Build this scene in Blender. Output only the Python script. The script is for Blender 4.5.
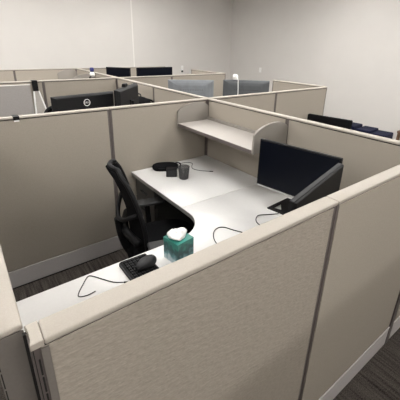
import bpy, bmesh, math, random
from mathutils import Vector, Matrix
random.seed(7)
R = math.radians
scene = bpy.context.scene
for o_ in list(bpy.data.objects): bpy.data.objects.remove(o_)
COL = scene.collection

# ------------------------------------------------------------------ camera
cd = bpy.data.cameras.new('camera'); cam = bpy.data.objects.new('camera', cd); COL.objects.link(cam)
cd.sensor_width = 36; cd.sensor_fit = 'HORIZONTAL'
cd.lens = 319.945 / 400 * 36
cd.shift_x = -0.01329; cd.shift_y = -0.08283
p_, y_, r_ = 0.36557, -0.65851, 0.02568
fw = Vector((-math.sin(y_)*math.cos(p_), math.cos(y_)*math.cos(p_), -math.sin(p_)))
rt = Vector((math.cos(y_), math.sin(y_), 0)); up = rt.cross(fw)
rt2 = math.cos(r_)*rt + math.sin(r_)*up; up2 = -math.sin(r_)*rt + math.cos(r_)*up
m = Matrix((rt2, up2, -fw)).transposed().to_4x4(); m.translation = Vector((-0.0104, -0.4747, 1.7593))
cam.matrix_world = m; cd.clip_start = .02
scene.camera = cam

# ------------------------------------------------------------------ world and exposure
w = bpy.data.worlds.new('world'); scene.world = w; w.use_nodes = True
w.node_tree.nodes['Background'].inputs[0].default_value = (.9, .93, 1, 1)
w.node_tree.nodes['Background'].inputs[1].default_value = 0.05
vs = scene.view_settings
vs.view_transform = 'Standard'; vs.look = 'None'; vs.gamma = 1; vs.exposure = 0.0; vs.use_curve_mapping = False

# ceiling troffers: (x, y, strength factor); the room's only light, out of view; row close behind the camera added as fill
LIGHT_E = 18.0
TROFFERS = [(-4.2,-4.8),(-2.0,-4.8),(.2,-4.8),(2.4,-4.8),(4.6,-4.8),(1.0,-2.1),(3.2,-2.1),(5.4,-2.1),(-1.2,-2.1),(-4.2,.9),(-4.2,3.6),(-1.7,3.6),(-1.7,.9),
            (.75,1.15),(3.2,1.15),(4.9,.6),(.75,3.6),(3.2,3.6),(4.9,3.0),(.75,5.3),(3.2,5.3),(-1.7,5.3),(-4.2,5.3)]

# ------------------------------------------------------------------ measurements of the cubicle
W, D, T, H = 1.8328, 1.9006, .051, 1.2893
D2, D3 = 4.012, 5.8935
ZD = .735
RX, RY, RZ = 6.6, 7.0, 3.2

# ------------------------------------------------------------------ materials
def mat(name, col, rough=.6, metal=0, noise=None, bump=None, spec=.5, stretch=(1,1,1), col2=None, coat=0):
    """procedural principled material; noise=(scale, amount) varies the colour, bump=(scale, strength)"""
    m = bpy.data.materials.new(name); m.use_nodes = True
    nt = m.node_tree; b = nt.nodes['Principled BSDF']
    b.inputs['Base Color'].default_value = (*col, 1); b.inputs['Roughness'].default_value = rough
    b.inputs['Metallic'].default_value = metal; b.inputs['Specular IOR Level'].default_value = spec
    b.inputs['Coat Weight'].default_value = coat
    if noise or bump:
        tc = nt.nodes.new('ShaderNodeTexCoord'); mp = nt.nodes.new('ShaderNodeMapping')
        mp.inputs['Scale'].default_value = stretch
        nt.links.new(tc.outputs['Object'], mp.inputs['Vector'])
    if noise:
        n = nt.nodes.new('ShaderNodeTexNoise'); n.inputs['Scale'].default_value = noise[0]; n.inputs['Detail'].default_value = 4
        rp = nt.nodes.new('ShaderNodeValToRGB'); a = noise[1]
        c2 = col2 or tuple(min(1, c*(1+a)) for c in col)
        rp.color_ramp.elements[0].position = .32; rp.color_ramp.elements[1].position = .68
        rp.color_ramp.elements[0].color = (*[c*(1-a) for c in col], 1); rp.color_ramp.elements[1].color = (*c2, 1)
        nt.links.new(mp.outputs[0], n.inputs['Vector']); nt.links.new(n.outputs['Fac'], rp.inputs[0])
        nt.links.new(rp.outputs[0], b.inputs['Base Color'])
    if bump:
        n2 = nt.nodes.new('ShaderNodeTexNoise'); n2.inputs['Scale'].default_value = bump[0]; n2.inputs['Detail'].default_value = 3
        bp = nt.nodes.new('ShaderNodeBump'); bp.inputs['Strength'].default_value = bump[1]; bp.inputs['Distance'].default_value = .004
        nt.links.new(mp.outputs[0], n2.inputs['Vector']); nt.links.new(n2.outputs['Fac'], bp.inputs['Height'])
        nt.links.new(bp.outputs[0], b.inputs['Normal'])
    return m

M = {}
M['wall'] = mat('wall_paint', (.67,.648,.622), .85, noise=(3,.012), bump=(160,.08))
M['ceiling'] = mat('ceiling_tile', (.78,.77,.74), .9, bump=(200,.3))
M['trim'] = mat('white_trim', (.82,.80,.77), .5, noise=(4,.02))
M['fabric'] = mat('panel_fabric', (.338,.304,.260), .92, noise=(320,.07), bump=(420,.25), spec=.15, stretch=(.5,1,1.6))
M['emboss'] = mat('embossed_panel_fabric', (.318,.284,.243), .9, noise=(200,.08), bump=(80,.85), spec=.25, stretch=(.42,1,1.35))
M['cap'] = mat('beige_laminate', (.395,.36,.315), .5, noise=(420,.04), spec=.35)
M['shelfmat'] = mat('speckled_beige_laminate', (.39,.365,.34), .5, noise=(160,.05), spec=.35)
M['gable'] = mat('shelf_end_paint', (.255,.235,.212), .55, noise=(300,.04), spec=.35)
M['post'] = mat('dark_aluminium', (.135,.115,.11), .45, metal=.35, noise=(60,.06))
M['slot'] = mat('black_slot', (.012,.011,.011), .8, noise=(50,.1))
M['base'] = mat('grey_base_paint', (.50,.475,.465), .45, noise=(220,.05))
M['dimend'] = mat('shade_darkened_taupe', (.15,.136,.122), .6, noise=(200,.04))  # darkened end taupe; the shade on the left end face is in the colour
M['endface'] = mat('taupe_end_paint', (.30,.272,.235), .6, noise=(200,.04))
M['desk'] = mat('white_laminate', (.655,.65,.642), .38, noise=(60,.012), spec=.45)
M['deskedge'] = mat('grey_edge_band', (.24,.23,.22), .5, noise=(80,.04))
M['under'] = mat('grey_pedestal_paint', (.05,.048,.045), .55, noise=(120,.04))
M['black'] = mat('black_plastic', (.009,.009,.010), .55, noise=(300,.15), spec=.15)
M['blackmesh'] = mat('black_chair_mesh', (.007,.007,.008), .9, noise=(500,.3), bump=(600,.6), spec=.06)
M['blackfabric'] = mat('black_seat_fabric', (.009,.009,.010), .95, noise=(400,.25), bump=(500,.5), spec=.06)
M['darkgrey'] = mat('dark_grey_plastic', (.020,.020,.022), .5, noise=(200,.08), spec=.25)
M['monback'] = mat('charcoal_monitor_back', (.010,.010,.011), .55, noise=(260,.1), spec=.2)
M['greyback'] = mat('slate_monitor_back', (.18,.195,.215), .4, noise=(12,.1))
M['leadback'] = mat('lead_grey_monitor_back', (.075,.082,.09), .4, noise=(12,.1))
M['screen'] = mat('dark_screen', (.003,.004,.008), .3, noise=(2,.1), spec=.12)
M['silver'] = mat('silver_strip', (.42,.42,.42), .4, metal=.5, noise=(90,.05))
M['chrome'] = mat('polished_metal', (.6,.6,.6), .25, metal=.9, noise=(40,.04))
M['greygloss'] = mat('grey_strip', (.045,.045,.048), .6, noise=(90,.05), spec=.12)
M['cable'] = mat('black_cable', (.012,.012,.012), .5, noise=(90,.1))
M['white'] = mat('white_plastic', (.85,.85,.84), .4, noise=(60,.015))
M['navy'] = mat('navy_vinyl', (.008,.010,.030), .6, noise=(60,.2), bump=(200,.2), spec=.1)
M['navyedge'] = mat('navy_piping', (.02,.022,.05), .5, noise=(60,.2))
M['brown'] = mat('brown_wood', (.16,.09,.055), .5, noise=(8,.25), stretch=(1,1,8))
M['tissue'] = mat('white_tissue', (.90,.90,.89), .95, noise=(40,.02), bump=(90,.3), spec=.1)
M['blue'] = mat('dark_blue_plastic', (.02,.025,.14), .4, noise=(60,.1))
M['palepanel'] = mat('pale_grey_board', (.46,.43,.40), .7, noise=(60,.04))
M['greyboard'] = mat('grey_board', (.36,.34,.325), .7, noise=(60,.04))
M['armgrey'] = mat('grey_arm_pad', (.036,.036,.037), .5, noise=(200,.08), spec=.35)
M['smoke'] = mat('gunmetal_wire', (.085,.085,.088), .45, metal=.4, noise=(200,.1))
# carpet
mc = bpy.data.materials.new('striped_carpet'); mc.use_nodes = True; nt = mc.node_tree; b = nt.nodes['Principled BSDF']
b.inputs['Roughness'].default_value = 1; b.inputs['Specular IOR Level'].default_value = .05
tc = nt.nodes.new('ShaderNodeTexCoord'); mp = nt.nodes.new('ShaderNodeMapping'); mp.inputs['Scale'].default_value = (60, 3.2, 1)
n1 = nt.nodes.new('ShaderNodeTexNoise'); n1.inputs['Scale'].default_value = 1; n1.inputs['Detail'].default_value = 3
n2 = nt.nodes.new('ShaderNodeTexNoise'); n2.inputs['Scale'].default_value = 170; n2.inputs['Detail'].default_value = 2
mx = nt.nodes.new('ShaderNodeMath'); mx.operation = 'MULTIPLY_ADD'; mx.inputs[1].default_value = .48
hl = nt.nodes.new('ShaderNodeMath'); hl.operation = 'MULTIPLY'; hl.inputs[1].default_value = .52
rp = nt.nodes.new('ShaderNodeValToRGB'); rp.color_ramp.elements[0].position = .34; rp.color_ramp.elements[1].position = .66
rp.color_ramp.elements[0].color = (.016,.014,.013,1); rp.color_ramp.elements[1].color = (.118,.103,.092,1)
bp = nt.nodes.new('ShaderNodeBump'); bp.inputs['Strength'].default_value = .6; bp.inputs['Distance'].default_value = .006
L = nt.links.new
L(tc.outputs['Object'], mp.inputs[0]); L(mp.outputs[0], n1.inputs['Vector']); L(tc.outputs['Object'], n2.inputs['Vector'])
L(n2.outputs['Fac'], hl.inputs[0]); L(n1.outputs['Fac'], mx.inputs[0]); L(hl.outputs[0], mx.inputs[2])
L(mx.outputs[0], rp.inputs[0]); L(rp.outputs[0], b.inputs['Base Color']); L(mx.outputs[0], bp.inputs['Height']); L(bp.outputs[0], b.inputs['Normal'])
M['carpet'] = mc
# lamp diffuser
ml = bpy.data.materials.new('lamp_diffuser'); ml.use_nodes = True; nt = ml.node_tree; b = nt.nodes['Principled BSDF']
b.inputs['Base Color'].default_value = (.8,.8,.8,1)
b.inputs['Emission Color'].default_value = (1, .975, .94, 1); b.inputs['Emission Strength'].default_value = LIGHT_E
M['lamp'] = ml
# tissue box print: teal cloud over a pale foot
mt = bpy.data.materials.new('teal_print'); mt.use_nodes = True; nt = mt.node_tree; b = nt.nodes['Principled BSDF']
b.inputs['Roughness'].default_value = .4
tc = nt.nodes.new('ShaderNodeTexCoord'); sx = nt.nodes.new('ShaderNodeSeparateXYZ')
nz = nt.nodes.new('ShaderNodeTexNoise'); nz.inputs['Scale'].default_value = 26; nz.inputs['Detail'].default_value = 5
ad = nt.nodes.new('ShaderNodeMath'); ad.operation = 'MULTIPLY_ADD'; ad.inputs[1].default_value = 9.0
sb = nt.nodes.new('ShaderNodeMath'); sb.operation = 'SUBTRACT'; sb.inputs[1].default_value = .5
s2 = nt.nodes.new('ShaderNodeMath'); s2.operation = 'MULTIPLY'; s2.inputs[1].default_value = 1.3
rp = nt.nodes.new('ShaderNodeValToRGB')
e = rp.color_ramp.elements; e[0].position = .12; e[0].color = (.42,.53,.57,1); e[1].position = .95; e[1].color = (.022,.20,.165,1)
x = e.new(.36); x.color = (.07,.21,.23,1); x = e.new(.56); x.color = (.006,.055,.062,1); x = e.new(.78); x.color = (.008,.095,.088,1)
L = nt.links.new
L(tc.outputs['Object'], sx.inputs[0]); L(tc.outputs['Object'], nz.inputs['Vector']); L(nz.outputs['Fac'], sb.inputs[0]); L(sb.outputs[0], s2.inputs[0])
L(sx.outputs['Z'], ad.inputs[0]); L(s2.outputs[0], ad.inputs[2]); L(ad.outputs[0], rp.inputs[0]); L(rp.outputs[0], b.inputs['Base Color'])
M['teal'] = mt

# ------------------------------------------------------------------ mesh helpers
class MB:
    def __init__(s): s.bm = bmesh.new()
    def _add(s, verts, faces):
        vs_ = [s.bm.verts.new(v) for v in verts]; fs = []
        for f in faces:
            try: fs.append(s.bm.faces.new([vs_[i] for i in f]))
            except ValueError: pass
        return vs_, fs
    def box(s, x0, y0, z0, x1, y1, z1, bev=0, seg=2):
        v, f = s._add([(x0,y0,z0),(x1,y0,z0),(x1,y1,z0),(x0,y1,z0),(x0,y0,z1),(x1,y0,z1),(x1,y1,z1),(x0,y1,z1)],
                      [(0,3,2,1),(4,5,6,7),(0,1,5,4),(1,2,6,5),(2,3,7,6),(3,0,4,7)])
        if bev:
            ed = {e for q in f for e in q.edges}
            bmesh.ops.bevel(s.bm, geom=list(ed), offset=bev, segments=seg, affect='EDGES', profile=.5)
        return s
    def prism(s, poly, a, b, axis='z', bev=0):
        """extrude a 2-D polygon from a to b along an axis (remaining axes in xyz order)"""
        def mk(u, v, t): return {'z': (u,v,t), 'y': (u,t,v), 'x': (t,u,v)}[axis]
        n = len(poly)
        v, f = s._add([mk(u,v_,a) for u,v_ in poly] + [mk(u,v_,b) for u,v_ in poly],
                      [tuple(range(n)), tuple(range(n, 2*n))] + [(i,(i+1)%n,n+(i+1)%n,n+i) for i in range(n)])
        if bev:
            ed = {e for q in f[:2] for e in q.edges}
            bmesh.ops.bevel(s.bm, geom=list(ed), offset=bev, segments=2, affect='EDGES', profile=.5)
        return s
    def tube(s, pts, r, n=10, smooth=True, cap=True):
        pts = [Vector(p) for p in pts]
        if smooth and len(pts) > 2: pts = spline(pts)
        rs = r if isinstance(r, (list, tuple)) else None
        rings = []; up_ = None
        for i, p in enumerate(pts):
            t = (pts[min(i+1,len(pts)-1)] - pts[max(i-1,0)]).normalized()
            if up_ is None: up_ = t.orthogonal().normalized()
            up_ = (up_ - t*up_.dot(t)).normalized(); sd = t.cross(up_)
            if rs: k = i/(len(pts)-1)*(len(rs)-1); j = min(int(k), len(rs)-2); rr = rs[j]+(rs[j+1]-rs[j])*(k-j)
            else: rr = r
            rings.append([p + (up_*math.cos(2*math.pi*q/n) + sd*math.sin(2*math.pi*q/n))*rr for q in range(n)])
        return s.loft(rings, True, cap)
    def loft(s, rings, closed=True, cap=True):
        n = len(rings[0]); v = [p for r in rings for p in r]; f = []
        for i in range(len(rings)-1):
            for j in range(n if closed else n-1):
                f.append((i*n+j, i*n+(j+1)%n, (i+1)*n+(j+1)%n, (i+1)*n+j))
        if cap: f += [tuple(range(n))[::-1], tuple(range((len(rings)-1)*n, len(rings)*n))]
        s._add(v, f); return s
    def lathe(s, prof, c=(0,0,0), n=28):
        rings = [[(c[0]+r*math.cos(2*math.pi*k/n), c[1]+r*math.sin(2*math.pi*k/n), c[2]+z) for k in range(n)] for r, z in prof]
        return s.loft(rings, True, True)
    def xf(s, mtx): bmesh.ops.transform(s.bm, matrix=mtx, verts=s.bm.verts); return s
    def build(s, name, mt, parent=None, smooth=False, loc=None, rz=None):
        bmesh.ops.recalc_face_normals(s.bm, faces=s.bm.faces)
        me = bpy.data.meshes.new(name); s.bm.to_mesh(me); s.bm.free()
        me.materials.append(mt)
        if smooth:
            for p in me.polygons: p.use_smooth = True
        o = bpy.data.objects.new(name, me); COL.objects.link(o)
        if parent: o.parent = parent
        if loc: o.location = loc
        if rz is not None: o.rotation_euler[2] = rz
        return o

def spline(P, k=6):
    out = []
    for i in range(len(P)-1):
        a, b, c, d = P[max(i-1,0)], P[i], P[i+1], P[min(i+2,len(P)-1)]
        for j in range(k):
            t = j/k
            out.append(.5*((2*b)+(c-a)*t+(2*a-5*b+4*c-d)*t*t+(-a+3*b-3*c+d)*t**3))
    return out + [P[-1]]

def smooth_angle(o, ang=40):
    me = o.data
    for p in me.polygons: p.use_smooth = True
    me.set_sharp_from_angle(angle=R(ang)); return o

def holed(name, outline, holes, z0, z1, mt, parent):
    """flat plate with cut-outs, thickness z0..z1"""
    cu = bpy.data.curves.new(name, 'CURVE'); cu.dimensions = '2D'; cu.fill_mode = 'BOTH'; cu.extrude = (z1-z0)/2
    for poly in [outline]+holes:
        sp = cu.splines.new('POLY'); sp.points.add(len(poly)-1); sp.use_cyclic_u = True
        for q, (x, y) in zip(sp.points, poly): q.co = (x, y, 0, 1)
    tmp = bpy.data.objects.new(name+'_outline', cu); COL.objects.link(tmp)
    me = bpy.data.meshes.new_from_object(tmp); bpy.data.objects.remove(tmp); bpy.data.curves.remove(cu)
    for v in me.vertices: v.co.z += (z0+z1)/2
    me.materials.clear(); me.materials.append(mt)
    o = bpy.data.objects.new(name, me); COL.objects.link(o); o.parent = parent; return o

def lettering(name, body, size, mt, parent, mtx, depth=.0006):
    cu = bpy.data.curves.new(name, 'FONT'); cu.body = body; cu.size = size; cu.extrude = depth
    cu.align_x = 'CENTER'; cu.align_y = 'CENTER'
    tmp = bpy.data.objects.new(name+'_text', cu); COL.objects.link(tmp)
    me = bpy.data.meshes.new_from_object(tmp); bpy.data.objects.remove(tmp); bpy.data.curves.remove(cu)
    me.transform(mtx); me.materials.clear(); me.materials.append(mt)
    o = bpy.data.objects.new(name, me); COL.objects.link(o); o.parent = parent; return o

def thing(name, label, cat, loc=(0,0,0), rz=0, group=None):
    o = bpy.data.objects.new(name, None); COL.objects.link(o); o.empty_display_size = .1
    o.location = loc; o.rotation_euler = (0,0,rz); o['label'] = label; o['category'] = cat
    if group: o['group'] = group
    return o
def tag(o, label, cat, group=None):
    o['label'] = label; o['category'] = cat
    if group: o['group'] = group
    return o
def struct(o): o['kind'] = 'structure'; return o
def dup(root, loc, rz, label, group=None, scale=None):
    r = root.copy(); COL.objects.link(r); r.location = loc; r.rotation_euler = (0,0,rz); r['label'] = label
    if group: r['group'] = group
    for ch in list(root.children):
        c = ch.copy(); COL.objects.link(c); c.parent = r
        for g in ch.children:
            d = g.copy(); COL.objects.link(d); d.parent = c
    return r

# ================================================================== ROOM
struct(MB().box(-6,-6,-.1,RX,RY,0).build('floor', M['carpet']))
struct(MB().box(-6,-6,RZ,RX,RY,RZ+.1).build('ceiling', M['ceiling']))
struct(MB().box(-6.1,RY,-.1,RX+.1,RY+.1,RZ+.1).build('wall_back', M['wall']))
struct(MB().box(RX,-6,-.1,RX+.1,RY,RZ+.1).build('wall_right', M['wall']))
struct(MB().box(-6.1,-6,-.1,-6,RY,RZ+.1).build('wall_left', M['wall']))
struct(MB().box(-6.1,-6.1,-.1,RX+.1,-6,RZ+.1).build('wall_front', M['wall']))
struct(MB().box(3.505,RY-.006,.1,3.54,RY,RZ,.002).build('trim_1', M['trim']))
struct(MB().box(-6,RY-.012,0,RX,RY,.1,.003).build('baseboard_back', M['endface']))
struct(MB().box(RX-.012,-6,0,RX,RY-.012,.1,.003).build('baseboard_right', M['endface']))
for i, (x, y) in enumerate(TROFFERS):
    t = thing('ceiling_light', 'flat rectangular ceiling light panel overhead, out of view', 'ceiling light', (x,y,RZ), 0, 'ceiling light panels')
    f = MB()
    for a in ((-.62,-.32,.62,-.295),(-.62,.295,.62,.32),(-.62,-.295,-.595,.295),(.595,-.295,.62,.295)): f.box(a[0],a[1],-.03,a[2],a[3],0)
    f.build('frame', M['white'], t)
    MB().box(-.594,-.294,-.036,.594,.294,-.008).build('diffuser', M['lamp'], t)

# ================================================================== PARTITIONS
CAPH = .014
def partition(label, axis, lo, c0, c1, front='fabric', group='beige cubicle partitions', no_base=False, end0=False):
    """panel along an axis; lo = its lower face coordinate, thickness T; local X runs along the panel"""
    g = .0012
    Ln = c1-c0-2*g
    if axis == 'x': t = thing('cubicle_partition', label, 'partition', (c0+g, lo, 0), 0, group)
    else: t = thing('cubicle_partition', label, 'partition', (lo+T, c0+g, 0), R(90), group)
    pw = .015; hb = .155
    MB().box(pw+.0005, .004, hb+.004, Ln-pw-.0005, T-.004, H-CAPH-.006, .002).build('fabric_panel', M[front], t)
    for a in (0, Ln-pw):
        MB().box(a, .006, hb+.002, a+pw, T-.006, H-CAPH).build('frame_post', M['post'], t)
    e = MB().box(.022 if end0 else 0, 0, H-CAPH, Ln, T, H, .004, 2); smooth_angle(e.build('top_cap', M['cap'], t), 50)
    ug = MB().box(.002, .007, H-CAPH-.0058, Ln-.002, T-.007, H-CAPH-.0002); ug.build('cap_channel', M['slot'], t)
    b_ = MB().box(.001, .002, .012, Ln-.001, T-.002, hb-.006, .002); b_.box(0, 0, hb-.0055, Ln, T, hb, .002)
    b_.build('base_raceway', M['base'], t)
    MB().box(.03, .008, 0, Ln-.03, T-.008, .0115).build('glide_rail', M['slot'], t)
    return t
def corner_post(label, x, y, cap=True):
    t = thing('corner_post', label, 'post', (x,y,0), 0, 'partition corner posts')
    g = .001
    MB().box(g,g,0,T-g,T-g,H-.012,.003).build('post_body', M['post'], t)
    MB().box(g,g,H-.0115,T-g,T-g,H,.003).build('post_cap', M['cap'], t)
    return t
s1, s3, s4 = .9156, .8893, .9663
XP = W+T
nl = partition('embossed beige front partition nearest the camera, at its left end', 'x', 0, 0, s1, 'emboss', end0=True)
# near-left end: shaped cap end and slotted standards facing the aisle
ce = MB().prism([(0,T),(.0216,T),(.0216,0),(.0002,0),(.0012,.008),(.0052,.018),(.0058,.030),(.003,.042)], H-CAPH, H, 'z', .002)
ce.build('cap_end', M['cap'], nl)
sl = MB()
for k in range(24):
    z = .22+k*.043; sl.box(.0085,.0045,z,.0115,.0061,z+.037)
sl.box(.0028,.0045,.17,.0042,.0061,H-CAPH-.004)
sl.build('slot_row', M['slot'], nl)
MB().box(-.005,.0456,.0,.0135,.0528,H-CAPH-.002).build('gap_blocker', M['slot'], nl)  # black filler added to keep light from showing through the corner gap
MB().box(.015,.0012,.16,.028,.0042,H-CAPH-.006).build('fabric_border', M['dimend'], nl)
partition('plain beige front partition right of the seam, in front of the monitors', 'x', 0, s1, W+.0005)
corner_post('front corner post where the front partition meets the far right run', W+.001, 0)
partition('beige front partition at the far right beyond the corner post', 'x', 0, XP+.001, 2.80)
# left wall: end face to the aisle
lw = partition('beige left partition ending beside the near left corner', 'y', -T, T+.004, .97)
MB().box(-.0018,.0005,0,-.0002,T-.0005,H-.012,.0005).build('end_cover', M['dimend'], lw)
sl = MB()
for k in range(24):
    z = .22+k*.043; sl.box(-.0026,T-.0045,z,-.0018,T-.0025,z+.037)
sl.build('slot_row', M['slot'], lw)
partition('beige left partition behind the office chair', 'y', -T, .972, D-.001)
# back wall
partition('beige back partition left of the seam behind the office chair', 'x', D, -.001, s3)
partition('beige back partition right of the seam, behind the pencil cup', 'x', D, s3, W)
corner_post('post at the junction of four partition runs beside the shelf', W, D)
partition('beige partition in line with the back run, below the grey monitors', 'x', D, XP, 2.798)
partition('beige partition ending the back run near the right room wall', 'x', D, 2.798, 3.77)
# right-hand run
partition('beige right partition behind the black desk monitors', 'y', W, T+.002, s4)
partition('beige right partition carrying the overhead shelf', 'y', W, s4, D)
partition('beige diagonal partition just beyond the four-way post', 'y', W, D+T, 2.949)
partition('beige partition behind the black backpack', 'y', W, 2.949, D2)
corner_post('post crossing far behind the logo monitor', W, D2)
partition('beige far partition in the rear row right of the crossing', 'y', W, D2+T, 5.011)
partition('beige rear partition running up to the last row', 'y', W, 5.011, D3)
partition('short beige partition turning back at the right end of the back run', 'y', 3.772, D+T, 2.83)
# second row
partition('beige second row partition at far left', 'x', D2, -.05, .868)
partition('beige second row partition behind the logo monitor', 'x', D2, .868, W)
partition('beige second row partition in front of the two far black monitors', 'x', D2, XP, 2.748)
partition('beige second row partition ending left of the webcam', 'x', D2, 2.748, 3.872)
partition('beige partition turning back at the right end of the second row', 'y', 3.872-T, D2+T, 5.032)
# third row
partition('beige last row partition at far left by the room wall', 'x', D3, -.12, .818)
partition('beige last row partition left of the far black monitors', 'x', D3, .818, W)
corner_post('post in the last row by the blue lamp', W, D3)
partition('beige last row partition behind the left far black monitor', 'x', D3, XP, 2.75)
partition('beige last row partition ending at the right far black monitor', 'x', D3, 2.75, 3.742)
# opposite cubicle behind the photographer
for a, b_, l in ((-1.9,-.95,'leftmost'),(-.95,0,'second'),(0,.95,'third'),(.95,1.9,'fourth'),(1.9,2.85,'last')):
    partition('beige partition across the aisle behind the camera, %s of its run' % l, 'x', -1.10, a, b_)

# ================================================================== WORKTOPS
def worktop(name, label, poly, parent_loc=(0,0,0), legs=()):
    t = thing(name, label, 'desk', parent_loc, 0, 'white desks')
    smooth_angle(MB().prism(poly, ZD-.006, ZD, 'z', .0015).build('top', M['desk'], t), 30)
    cx = sum(p[0] for p in poly)/len(poly); cy = sum(p[1] for p in poly)/len(poly)
    smooth_angle(MB().prism(poly, ZD-.032, ZD-.0062, 'z').build('edge_band', M['deskedge'], t), 30)
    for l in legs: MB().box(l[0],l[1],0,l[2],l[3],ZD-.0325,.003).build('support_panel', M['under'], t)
    return t
rad = .215; cx_, cy_ = 1.034-rad, .822+rad
arc = [(cx_+rad*math.cos(R(-a)), cy_-0+rad*math.sin(R(-a))) for a in range(0, 91, 6)]
poly = [(.004,.056),(W-.004,.056),(W-.004,1.1212),(1.034,1.1212)] + arc + [(.004,.822)]
worktop('corner_desk', 'white L-shaped corner desk along the front partition, under the monitors', poly, (0,0,0),
        [(.03,.1,.06,.78),(W-.5,.07,W-.06,.09)])
worktop('side_desk', 'white desk section below the shelf, holding the pencil cup', [(1.034,1.1245),(W-.004,1.1245),(W-.004,D-.003),(1.034,D-.003)])
# pedestal under the side desk
pd = thing('file_pedestal', 'dark grey file pedestal under the side desk beside the back partition', 'cabinet', (1.06,1.555,0))
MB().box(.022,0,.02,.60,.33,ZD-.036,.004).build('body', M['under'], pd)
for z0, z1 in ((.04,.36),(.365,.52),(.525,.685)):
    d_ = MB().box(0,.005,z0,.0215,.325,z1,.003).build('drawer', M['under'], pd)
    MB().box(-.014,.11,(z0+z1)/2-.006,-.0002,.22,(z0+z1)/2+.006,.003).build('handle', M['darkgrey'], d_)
for x_ in (.05,.57):
    for y0 in (.03,.27): MB().box(x_,y0,0,x_+.03,y0+.03,.0195).build('foot', M['black'], pd)

def simple_desk(label, x0, y0, x1, y1):
    return worktop('workstation_desk', label, [(x0,y0),(x1,y0),(x1,y1),(x0,y1)], (0,0,0), [(x0+.02,y0+.03,x0+.045,y1-.03),(x1-.045,y0+.03,x1-.02,y1-.03)])
simple_desk('white desk behind the back partition, under the logo monitor', .05, D+T+.01, W-.01, 2.76)
simple_desk('white return desk along the diagonal partition, under the backpack', 1.25, 2.765, W-.01, 3.5)
simple_desk('white desk beyond the junction post, under the grey monitors', XP+.02, D+T+.01, 3.75, 3.15)
simple_desk('white desk in the rear row, under the far black monitors', XP+.02, D2+T+.01, 3.7, 5.15)
simple_desk('white desk in the rear left row, near the slanted lamp', .2, 4.9, W-.01, D3-.01)

# ================================================================== OVERHEAD SHELF
def shelf(label, y0, y1):
    d = W-1.495
    t = thing('overhead_shelf', label, 'shelf', (1.495, y0, 1.075), 0, 'overhead shelves'); L_ = y1-y0
    MB().box(0,.019,0,d-.001,L_-.019,.025,.002).build('shelf_board', M['shelfmat'], t)
    MB().box(-.004,.019,-.002,-.0003,L_-.019,.024,.001).build('front_lip', M['post'], t)
    MB().box(d-.018,.019,.0255,d-.001,L_-.019,.05,.002).build('back_rail', M['gable'], t)
    prof = [(0,-.004),(0,.128),(.012,.142),(.04,.160),(.085,.178),(.14,.190),(.20,.196),(.25,.193),(.29,.182),(.32,.166),(d-.001,.152),(d-.001,-.004)]
    for y in (0, L_-.018):
        o = MB().prism(prof, y, y+.018, 'y', .002).build('end_panel', M['gable'], t)
        smooth_angle(o, 35)
    return t
shelf('beige overhead shelf with rounded ends on the right partition', .948, 1.897)
shelf('small far overhead shelf with rounded ends in the rear left row', 4.93, D3-.005)
sk = MB().box(W-.004,D-.012,1.16,W-.0005,D-.003,1.19); tag(sk.build('bracket_hole_block', M['slot']), 'tiny black block for the bracket hole in the corner above the overhead shelf', 'clip')  # black block standing in for a dark bracket hole

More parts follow.
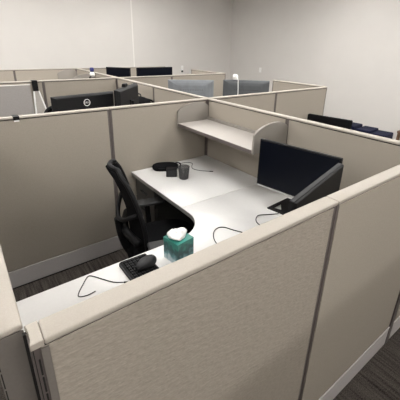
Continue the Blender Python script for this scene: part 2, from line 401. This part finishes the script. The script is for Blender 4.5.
# ================================================================== MONITORS
def monitor(label, cx, cy, ang, wd, ht, ztop, zdesk=ZD, back='monback', screen='screen', logo=False, strip='black', hole=True, base_d=.23, chin='silver', base_off=0, neck_off=0, tilt=0, topstrip=None, group='computer monitors', shell=((.022,.985),(.032,.93),(.044,.80),(.050,.62)), base_w=.125, mount_k=.5):
    """local frame: screen faces -Y, width along X; ang = rotation about Z"""
    t = thing('monitor', label, 'monitor', (cx,cy,zdesk), ang, group)
    zt = ztop-zdesk; zb = zt-ht; hw = wd/2
    # body: slab with tapered, bulged back
    b_ = MB().box(-hw,.0,zb,hw,.022,zt,.004)
    rings = []
    for yy, k in shell:
        rings.append([(-hw*k,yy,(zb+zt)/2-ht/2*k),(hw*k,yy,(zb+zt)/2-ht/2*k),(hw*k,yy,(zb+zt)/2+ht/2*k),(-hw*k,yy,(zb+zt)/2+ht/2*k)])
    hs = MB().loft(rings).build('rear_shell', M[back], t)
    fr = b_.build('bezel', M[strip], t); smooth_angle(fr, 30)
    MB().box(-hw+.009,-.0012,zb+.022,hw-.009,-.0001,zt-.009).build('screen_panel', M[screen], t)
    MB().box(-hw+.003,-.0018,zb+.003,hw-.003,-.0001,zb+.014,.0005).build('chin_strip', M[chin], t)
    if topstrip: MB().box(-hw+.004,.002,zt+.0001,hw-.004,.020,zt+.0016).build('top_strip', M[topstrip], t)
    # vents on the back
    v = MB()
    for k in range(14): v.box(-hw*.5+k*hw/13.5,shell[-1][0]+.0003,zt-ht*.36,-hw*.5+k*hw/13.5+.012,shell[-1][0]+.0012,zt-ht*.345)
    v.build('vent_row', M['slot'], hs)
    # stand
    zc = zb+ht*mount_k
    MB().box(-.032,.052,zc-.06,.032,.066,zc+.06,.004).build('mount_plate', M['black'], t)
    MB().prism([(.066,zc+.05),(.090,zc+.05),(.115+neck_off,.008),(.075+neck_off,.008)], -.026, .026, 'x', .003).build('neck', M['black'], t)
    yb = .115+base_off
    bw = base_w; y0_ = yb-base_d*.6
    ol = [(-bw,y0_),(bw,y0_),(bw-.02,y0_+base_d),(-bw+.02,y0_+base_d)]
    holes = [[(q*(bw-.028),y0_+.03),(q*(bw-.085),y0_+.04),(q*(bw-.034),y0_+.118)][::q] for q in (-1,1)] if hole else []
    holed('base_plate', ol, holes, 0, .008, M['black'], t)
    if logo:
        # ring emblem with lettering on the back, facing +Y
        rg = MB(); n = 36; r0, r1 = .031, .0255; zl = zt-ht*.205
        ringv = [[(r1*math.cos(a),.0512,zl+r1*math.sin(a)),(r0*math.cos(a),.0512,zl+r0*math.sin(a)),(r0*math.cos(a),.0535,zl+r0*math.sin(a)),(r1*math.cos(a),.0535,zl+r1*math.sin(a))] for a in [2*math.pi*k/n for k in range(n+1)]]
        rg.loft(ringv, True, False); lg = rg.build('emblem_ring', M['white'], t)
        mx_ = Matrix.Translation((0,.0525,zl)) @ Matrix.Rotation(math.pi,4,'Z') @ Matrix.Rotation(R(90),4,'X')
        lettering('emblem_letters', 'DELL', .021, M['white'], lg, mx_)
    return t
def by_ends(label, a, b, ztop, ht, faces, **k):
    """a, b = left/right top ends in plan; faces=+1 screen to the camera side (right of a->b is -normal)"""
    a, b = Vector(a), Vector(b); d = b-a; L_ = d.length
    ang = math.atan2(d.y, d.x)
    c = (a+b)/2
    if faces < 0: ang += math.pi
    return monitor(label, c.x, c.y, ang, L_, ht, ztop, **k)
by_ends('black widescreen monitor facing into the cubicle at the right partition', (1.478,.880), (1.562,.362), 1.204, .325, +1, base_off=.03, neck_off=.01, base_w=.165)
by_ends('black monitor seen from behind, just inside the front partition', (.868,.163), (1.40,.291), 1.236, .335, -1, topstrip='greygloss', hole=False, base_d=.2, shell=((.022,.99),(.026,.985),(.030,.97),(.031,.9)))
by_ends('charcoal monitor with round white emblem on its back, behind the back partition', (.596,2.441), (1.175,2.55), 1.32, .345, -1, logo=True, shell=((.022,.99),(.034,.97),(.045,.93),(.050,.90)))
MT = by_ends('tall dark monitor angled beside the emblem monitor, webcam on it', (1.09,2.30), (1.497,2.741), 1.36, .36, -1, topstrip='greygloss', shell=((.022,.99),(.034,.97),(.045,.93),(.050,.90)))
by_ends('left slate grey monitor beyond the junction post', (2.11,3.07), (2.61,2.785), 1.34, .34, -1, back='greyback', strip='greyback', mount_k=.25)
MG = by_ends('right slate grey monitor behind the white webcam', (2.77,2.785), (3.23,2.405), 1.34, .34, -1, back='leadback', strip='leadback', mount_k=.25)
by_ends('left of the two far black monitors in the rear row', (2.098,5.10), (2.371,4.728), 1.36, .31, +1, chin='black')
by_ends('wide right far black monitor in the rear row', (2.45,4.64), (3.16,4.665), 1.368, .40, +1, chin='black')

# webcams
def on_monitor(m, x, y, z):
    a = m.rotation_euler[2]; return (m.location.x+x*math.cos(a)-y*math.sin(a), m.location.y+x*math.sin(a)+y*math.cos(a), m.location.z+z), a
p, a = on_monitor(MG, .145, .012, 1.34-ZD+.0025)
wc = thing('webcam', 'white webcam clipped to the top of the right grey monitor', 'webcam', p, a, 'webcams')
MB().lathe([(.001,0),(.028,.002),(.036,.02),(.034,.048),(.022,.064),(.002,.068)]).build('camera_body', M['white'], wc, True)
MB().box(-.012,-.026,-.03,.012,-.0175,.01,.002).build('clip', M['white'], wc)
MB().tube([(-.022,.01,.02),(-.034,.055,.005),(-.036,.064,-.05),(-.04,.066,-.13),(-.042,.068,-.26)], .005).build('cord', M['white'], wc, True)
p, a = on_monitor(MT, .03, .012, 1.36-ZD+.0025)
wb = thing('webcam', 'black webcam clipped to the tall dark monitor', 'webcam', p, a, 'webcams')
MB().box(-.045,-.018,0,.045,.018,.03,.01).build('camera_body', M['black'], wb)
MB().box(-.02,-.026,-.05,.02,-.0175,.012,.003).build('clip', M['darkgrey'], wb)

# ================================================================== OFFICE CHAIRS
def office_chair(label, loc, rz, group='black office chairs'):
    """local: faces +X, lateral axis Y"""
    t = thing('office_chair', label, 'chair', loc, rz, group)
    # backrest mesh sheet: rows from bottom to top, leaning back
    rows = [(.42,-.135,.20),(.50,-.16,.225),(.58,-.17,.235),(.68,-.175,.235),(.78,-.19,.225),(.88,-.215,.205),(.98,-.25,.175),(1.035,-.28,.13),(1.06,-.29,.085)]
    def sheet(dx0, thick, grow=0):
        rings = []
        for z, x, hw in rows:
            ring = []
            n = 9
            for j in range(n):
                u = -1+2*j/(n-1); ring.append((x+dx0+.05*u*u, u*(hw+grow), z))
            for j in range(n-1,-1,-1):
                u = -1+2*j/(n-1); ring.append((x+dx0+.05*u*u-thick, u*(hw+grow), z))
            rings.append(ring)
        return MB().loft(rings, True, True)
    smooth_angle(sheet(.0,.016,-.012).build('backrest', M['blackmesh'], t), 60)
    # rim tube around the sheet
    left = [(x+.045, hw, z) for z, x, hw in rows]; right = [(x+.045, -hw, z) for z, x, hw in rows]
    top = [(rows[-1][1]+.02, .05, 1.067), (rows[-1][1]+.008, 0, 1.069), (rows[-1][1]+.02, -.05, 1.067)]
    MB().tube(left+top+right[::-1], .014, 8).build('back_rim', M['black'], t, True)
    # rear support yoke and lumbar bar
    MB().tube([(-.11,0,.40),(-.19,0,.43),(-.24,0,.55),(-.26,0,.70)], [.035,.03,.026,.024], 10).build('back_post', M['black'], t, True)
    MB().tube([(-.165,.19,.80),(-.205,.175,.785),(-.24,.10,.735),(-.255,0,.71),(-.24,-.10,.735),(-.205,-.175,.785),(-.165,-.19,.80)], .015, 8).build('support_yoke', M['black'], t, True)
    MB().tube([(-.17,.215,.62),(-.205,.1,.615),(-.22,0,.615),(-.205,-.1,.615),(-.17,-.215,.62)], .026, 10).build('lumbar_bar', M['black'], t, True)
    # seat
    rings = []
    for z, k in ((.425,.86),(.432,.97),(.455,1.0),(.478,.985),(.492,.90),(.497,.6)):
        rings.append([(.03+(.255*k)*math.copysign(abs(math.cos(a))**.55, math.cos(a)), .25*k*math.copysign(abs(math.sin(a))**.55, math.sin(a)), z) for a in [2*math.pi*q/32 for q in range(32)]])
    smooth_angle(MB().loft(rings).build('seat', M['blackfabric'], t), 60)
    MB().box(-.15,-.11,.375,.13,.11,.424,.012).build('tilt_mechanism', M['black'], t)
    # arms
    for s in (-1, 1):
        a = MB().tube([(-.02,s*.13,.405),(0,s*.25,.40),(.0,s*.285,.44),(-.01,s*.29,.61)], [.02,.02,.022,.02], 8).build('armrest', M['black'], t, True)
        MB().box(-.13,s*.29-.045,.615,.12,s*.29+.045,.642,.011,3).build('arm_pad', M['armgrey'], a)
    # column and star base
    MB().lathe([(.026,.09),(.026,.25),(.034,.252),(.034,.375)], n=16).build('gas_column', M['black'], t, True)
    sb_ = MB()
    for k in range(5):
        a = 2*math.pi*k/5+.3; c, s = math.cos(a), math.sin(a)
        sb_.tube([(0,0,.115),(c*.15,s*.15,.105),(c*.30,s*.30,.085)], [.034,.026,.018], 8, False)
    sb_.build('star_base', M['black'], t, True)
    for k in range(5):
        a = 2*math.pi*k/5+.3; c, s = math.cos(a)*.31, math.sin(a)*.31
        cs = MB()
        for d in (-.016, .016):
            cs.xf(Matrix.Identity(4))
            n = 14; rr = .0295
            for e0 in (d,):
                rings = [[(rr*math.cos(q*2*math.pi/n), yy, .03+rr*math.sin(q*2*math.pi/n)) for q in range(n)] for yy in (e0-.009, e0+.009)]
                cs.loft(rings)
        cs.box(-.008,-.007,.045,.008,.007,.075)
        cs.xf(Matrix.Translation((c,s,0)) @ Matrix.Rotation(a+1.2,4,'Z'))
        cs.build('caster', M['black'], t)
    return t
CH = (.905,1.225,R(-15))
ch = office_chair('black mesh-back office chair with armrests inside the cubicle', (CH[0],CH[1],0), CH[2])
dup(ch, (.86,3.17,0), R(-95), 'black office chair barely showing left of the emblem monitor')

# guest chair in the neighbouring cubicle
gc = thing('guest_chair', 'black straight-backed chair in the cubicle right of the desk', 'chair', (3.12,1.545,0), R(11))
MB().box(.30,-.265,.62,.345,.265,.995,.014,3).build('backrest', M['blackfabric'], gc)
MB().box(-.20,-.25,.42,.29,.25,.485,.02,3).build('seat', M['blackfabric'], gc)
for sx_, sy_ in ((-.17,-.23),(-.17,.23),(.27,-.23),(.27,.23)):
    MB().tube([(sx_,sy_,.42),(sx_*1.05,sy_*1.05,0)], .012, 8, False).build('leg', M['black'], gc)
for sy_ in (-.2,.2): MB().tube([(.27,sy_,.45),(.33,sy_,.52),(.335,sy_,.64)], .012, 8).build('back_support', M['black'], gc, True)

# ================================================================== TISSUE BOX
tb = thing('tissue_box', 'teal patterned cube tissue box on the corner desk', 'tissue box', (.729,.685,ZD), R(9))
s = .054
MB().box(-s,-s,0,s,s,.122,.0015).build('carton', M['teal'], tb)
n = 20
MB().loft([[(.034*math.cos(2*math.pi*k/n),.026*math.sin(2*math.pi*k/n),z) for k in range(n)] for z in (.1221,.1232)]).build('opening_film', M['white'], tb)
ts = MB(); rings = []
N = 40
for i, (z, r) in enumerate(((.1233,.030),(.128,.036),(.135,.046),(.143,.050),(.152,.046),(.160,.034),(.165,.018),(.163,.006))):
    rings.append([((r*(1+.10*math.sin(3*a+i*.7)+.07*math.sin(8*a-i*1.1)))*math.cos(a)*1.05-.006*i/3, (r*(1+.10*math.sin(3*a+i*.7)+.07*math.sin(8*a-i*1.1)))*math.sin(a)*.8+.002*i, z-.006+.006*math.sin(2*a+i*.5)*(i>0)+.003*math.sin(7*a)*(i>2)) for a in [2*math.pi*k/N for k in range(N)]])
ts.loft(rings); ts.build('tissue', M['tissue'], tb, True)

# ================================================================== KEYBOARD, MOUSE, SMALL DESK ITEMS
kb = thing('keyboard', 'black keyboard laid lengthways on the desk by the front partition', 'keyboard', (.455,.36,ZD))
MB().prism([(0,0),(.143,0),(.143,.012),(.135,.018),(.008,.022),(0,.018)], 0, .432, 'y', .001).build('case', M['black'], kb)
MB().box(-.0045,.004,.002,-.0003,.428,.019,.001).build('rear_edge', M['greygloss'], kb)
ky = MB()
for r in range(6):
    for c in range(21):
        x0 = .011+r*.0205; y0 = .012+c*.0197
        ky.box(x0, y0, .0195, x0+.0165, y0+.0160, .0285-r*.0006, .002, 1)
kk = ky.build('keys', M['black'], kb); kk['kind'] = 'stuff'
ms = thing('computer_mouse', 'dark grey mouse lying on top of the keyboard', 'mouse', (.548,.692,ZD+.0283), R(10))
rings = []
for z, k in ((.0,.92),(.008,1.0),(.02,.97),(.030,.80),(.036,.5),(.038,.15)):
    rings.append([(.058*k*math.cos(a)+.004*(1-k), .035*k*math.sin(a)*(1+.1*math.cos(a)), z*(1+.12*math.cos(a+.5))) for a in [2*math.pi*q/28 for q in range(28)]])
MB().loft(rings).build('shell', M['darkgrey'], ms, True)
MB().box(.018,-.003,.0355,.036,.003,.0405,.002).build('scroll_wheel', M['black'], ms)

def cable(label, pts, r=.0022, plug=None):
    t = thing('cable', label, 'cable', (pts[0][0],pts[0][1],ZD), 0, 'black cables on the desk')
    o = pts[0]
    loc_ = [(p[0]-o[0], p[1]-o[1], (p[2] if len(p) > 2 else 0)+r+.0004) for p in pts]
    MB().tube(loc_, r, 8).build('cord', M['cable'], t, True)
    if plug:
        a, b_ = Vector(loc_[-2]), Vector(loc_[-1]); d = (b_-a).normalized()
        MB().tube([b_ - d*.001, b_ + d*.03], .0042, 8, False).build('plug', M['black'], t)
    return t
cable('thin black cable looping left of the keyboard', [(.300,.690),(.262,.686),(.232,.699),(.238,.722),(.268,.762),(.304,.803),(.325,.790),(.352,.748),(.385,.700),(.425,.669)], .0022, True)
cable('black cable arching on the desk right of the tissue box', [(.955,.60),(.964,.671),(.99,.725),(1.03,.768),(1.075,.782),(1.105,.765),(1.125,.72),(1.15,.672),(1.17,.63)], .0029)
cable('short black cable loop beside the monitor base', [(1.30,.66),(1.305,.685),(1.319,.711),(1.350,.738),(1.385,.748),(1.43,.725),(1.48,.70),(1.505,.69)], .0029)
cable('black plug-ended cable curling behind the pencil cup', [(1.375,1.76),(1.43,1.81),(1.50,1.83),(1.56,1.815),(1.575,1.77),(1.53,1.715),(1.505,1.66),(1.525,1.60),(1.565,1.555),(1.59,1.53)], .0026, True)
hc = thing('carry_case', 'black oblong rounded case on the side desk, against the back partition', 'case', (1.300,1.785,ZD), R(-27))
rings = []
for z, k in ((0,.86),(.012,.97),(.028,1.0),(.044,.95),(.054,.78),(.058,.4)):
    rings.append([(.113*k*math.copysign(abs(math.cos(a))**.75, math.cos(a)), .052*k*math.copysign(abs(math.sin(a))**.8, math.sin(a)), z) for a in [2*math.pi*q/36 for q in range(36)]])
MB().loft(rings).build('shell', M['blackfabric'], hc, True)
MB().tube([(.09,.018,.05),(.11,.0,.06),(.13,-.015,.05),(.125,-.02,.02)], .006, 8).build('carry_loop', M['black'], hc, True)
MB().tube([(.116*math.cos(a),.0545*math.sin(a),.028) for a in [2*math.pi*q/24 for q in range(25)]], .0018, 6, False, False).build('zip_seam', M['darkgrey'], hc)
sb = thing('cube_speaker', 'small black cube speaker on the side desk beside the pencil cup', 'speaker', (1.272,1.636,ZD), R(-33))
MB().box(-.044,-.035,0,.044,.035,.066,.005,3).build('housing', M['black'], sb)
MB().box(-.036,-.0366,.008,.036,-.0352,.058,.0005).build('grille', M['darkgrey'], sb)
pc = thing('pencil_cup', 'grey see-through mesh pencil cup on the side desk', 'pencil cup', (1.325,1.535,ZD))
def wire(name, prof, n, rows_, mt, parent):
    b_ = MB()
    for k in range(n):
        a = 2*math.pi*k/n
        b_.tube([(r*math.cos(a), r*math.sin(a), z) for r, z in prof], .0011, 4, False)
    for i in range(rows_):
        z = prof[0][1]+(prof[-1][1]-prof[0][1])*i/rows_; r = prof[0][0]+(prof[-1][0]-prof[0][0])*i/rows_
        b_.tube([(r*math.cos(a), r*math.sin(a), z) for a in [2*math.pi*q/28 for q in range(29)]], .0011, 4, False, False)
    return b_.build(name, mt, parent)
wire('mesh_wall', [(.036,.004),(.046,.10)], 60, 26, M['smoke'], pc)
MB().tube([(.046*math.cos(a), .046*math.sin(a), .1005) for a in [2*math.pi*q/32 for q in range(33)]], .0022, 6, False, False).build('rim', M['smoke'], pc)
MB().lathe([(.001,.0),(.036,.0),(.037,.005),(.001,.006)]).build('bottom', M['smoke'], pc)

# ================================================================== THINGS HANGING ON PARTITIONS
cl = thing('partition_clip', 'black clip with white tag hooked over the back partition', 'clip', (.262,D,H))
MB().prism([(-.006,-.02),(-.0015,-.02),(-.0015,.0008),(T+.0015,.0008),(T+.0015,-.02),(T+.004,-.02),(T+.004,.004),(-.006,.004)], -.018, .018, 'x').build('hook', M['black'], cl)
MB().box(-.015,-.0052,-.031,.015,-.0022,-.0205,.001).build('tag', M['white'], cl)
hb = thing('hanging_board', 'narrow pale board with white edges hanging from a dark bracket, far left', 'board', (.77,D2,1.17))
MB().prism([(-.024,-.0),(-.003,-.0),(-.003,.1205),(T+.002,.1205),(T+.002,.09),(T+.006,.09),(T+.006,.125),(-.024,.125)], -.03, .03, 'x', .001).build('bracket', M['black'], hb)
MB().prism([(-.022,-.001),(.03,-.001),(.13,-.44),(-.045,-.44)], -.02, -.006, 'y').build('board_face', M['palepanel'], hb)
for (a, b_) in (((-.022,0),(-.045,-.44)),((.03,0),(.13,-.44))):
    MB().tube([(a[0],-.013,a[1]-.001),(b_[0],-.013,b_[1])], .011, 8, False).build('edge_strip', M['white'], hb)
dl = thing('desk_lamp', 'small dark blue and white lamp on a slanted stem, far left', 'lamp', (1.59,4.80,ZD))
MB().lathe([(.001,0),(.07,0),(.07,.012),(.02,.02),(.001,.02)]).build('base', M['black'], dl, True)
MB().tube([(0,0,.018),(.06,0,.25),(.11,0,.46),(.16,0,.53)], .012, 8).build('stem', M['black'], dl, True)
MB().lathe([(.002,.50),(.035,.51),(.04,.54),(.03,.57),(.002,.575)], (.165,0,0)).build('joint', M['white'], dl, True)
MB().lathe([(.002,.576),(.03,.578),(.034,.62),(.026,.64),(.002,.642)], (.165,0,0)).build('head', M['blue'], dl, True)
pb = thing('pin_board', 'grey board hung low on the second row partition, far left', 'board', (-.05,D2,.62))
MB().box(0,-.016,0,.765,-.001,.625,.002).build('board_face', M['greyboard'], pb)
MB().box(-.003,-.018,.6255,.768,-.001,.634,.001).build('top_edge', M['trim'], pb)
# backpack on the return desk
bk = thing('backpack', 'black backpack standing on the desk behind the diagonal partition', 'bag', (1.67,3.02,ZD), R(8))
rings = []
for z, kx, ky_ in ((0,.10,.19),(.02,.125,.21),(.12,.13,.215),(.25,.125,.21),(.34,.11,.20),(.40,.085,.17),(.43,.05,.11),(.435,.02,.04)):
    rings.append([(kx*math.copysign(abs(math.cos(a))**.7, math.cos(a))*(1+.04*math.sin(7*a+z*20)), ky_*math.copysign(abs(math.sin(a))**.7, math.sin(a))*(1+.03*math.sin(5*a+z*30)), z) for a in [2*math.pi*q/36 for q in range(36)]])
MB().loft(rings).build('bag_body', M['blackfabric'], bk, True)
MB().tube([(0,-.06,.43),(0,-.045,.465),(0,.045,.465),(0,.06,.43)], .008, 8).build('grab_handle', M['black'], bk, True)
MB().box(-.150,-.14,.05,-.126,.14,.24,.02,3).build('front_pocket', M['blackfabric'], bk)
for s in (-1,1): MB().tube([(.06,s*.07,.41),(.15,s*.10,.36),(.155,s*.12,.2),(.12,s*.13,.06)], .012, 8).build('shoulder_strap', M['black'], bk, True)
MB().tube([(-.1,-.15,.28),(-.128,0,.31),(-.1,.15,.28)], .004, 6).build('zipper', M['silver'], bk, True)

# ================================================================== RIGHT SIDE OF THE ROOM
ot = None
for i, (x, y, a, l) in enumerate(((5.62,2.46,4,'navy padded stool nearest the black straight-backed chair'),
                                 (5.55,2.13,6,'middle navy padded stool of the row along the right wall'),
                                 (5.45,1.83,8,'navy padded stool nearest the brown side table'))):
    if ot is None:
        ot = thing('padded_stool', l, 'stool', (x,y,0), R(a), 'navy stools by the right wall')
        MB().box(-.19,-.125,.34,.19,.125,.465,.022,3).build('cushion', M['navy'], ot)
        MB().tube([(.18*a_,.117*b_,.345) for a_, b_ in ((-1,-1),(1,-1),(1,1),(-1,1),(-1,-1))], .007, 6, False).build('piping', M['navyedge'], ot)
        for a_ in (-.16,.16):
            for b_ in (-.09,.09): MB().box(a_-.015,b_-.015,0,a_+.015,b_+.015,.34,.003).build('leg', M['black'], ot)
    else: dup(ot, (x,y,0), R(a), l)
st = thing('side_table', 'brown wooden side table at the right edge by the room wall', 'table', (6.30,1.69,0))
MB().box(-.18,-.18,.36,.18,.18,.40,.004).build('table_top', M['brown'], st)
for a_ in (-.15,.15):
    for b_ in (-.15,.15): MB().box(a_-.022,b_-.022,0,a_+.022,b_+.022,.3595,.003).build('leg', M['brown'], st)
MB().box(-.14,-.14,.12,.14,.14,.14,.003).build('lower_shelf', M['brown'], st)

# switch plates
def plate(label, loc, rz):
    t = thing('wall_switch', label, 'switch', loc, rz, 'white wall plates')
    MB().box(-.04,-.007,-.06,.04,0,.06,.003).build('cover_plate', M['white'], t)
    MB().box(-.016,-.0105,-.033,.016,-.0072,.033,.002).build('rocker', M['trim'], t)
    return t
sw = plate('white wall switch on the back room wall, above the grey monitor', (4.90,RY,1.155), 0)
MB().box(-.02,-.03,-.105,.02,-.0002,-.0625,.004).build('sensor_box', M['darkgrey'], sw)
plate('white wall plate on the right room wall', (RX,5.765,1.15), R(-90))
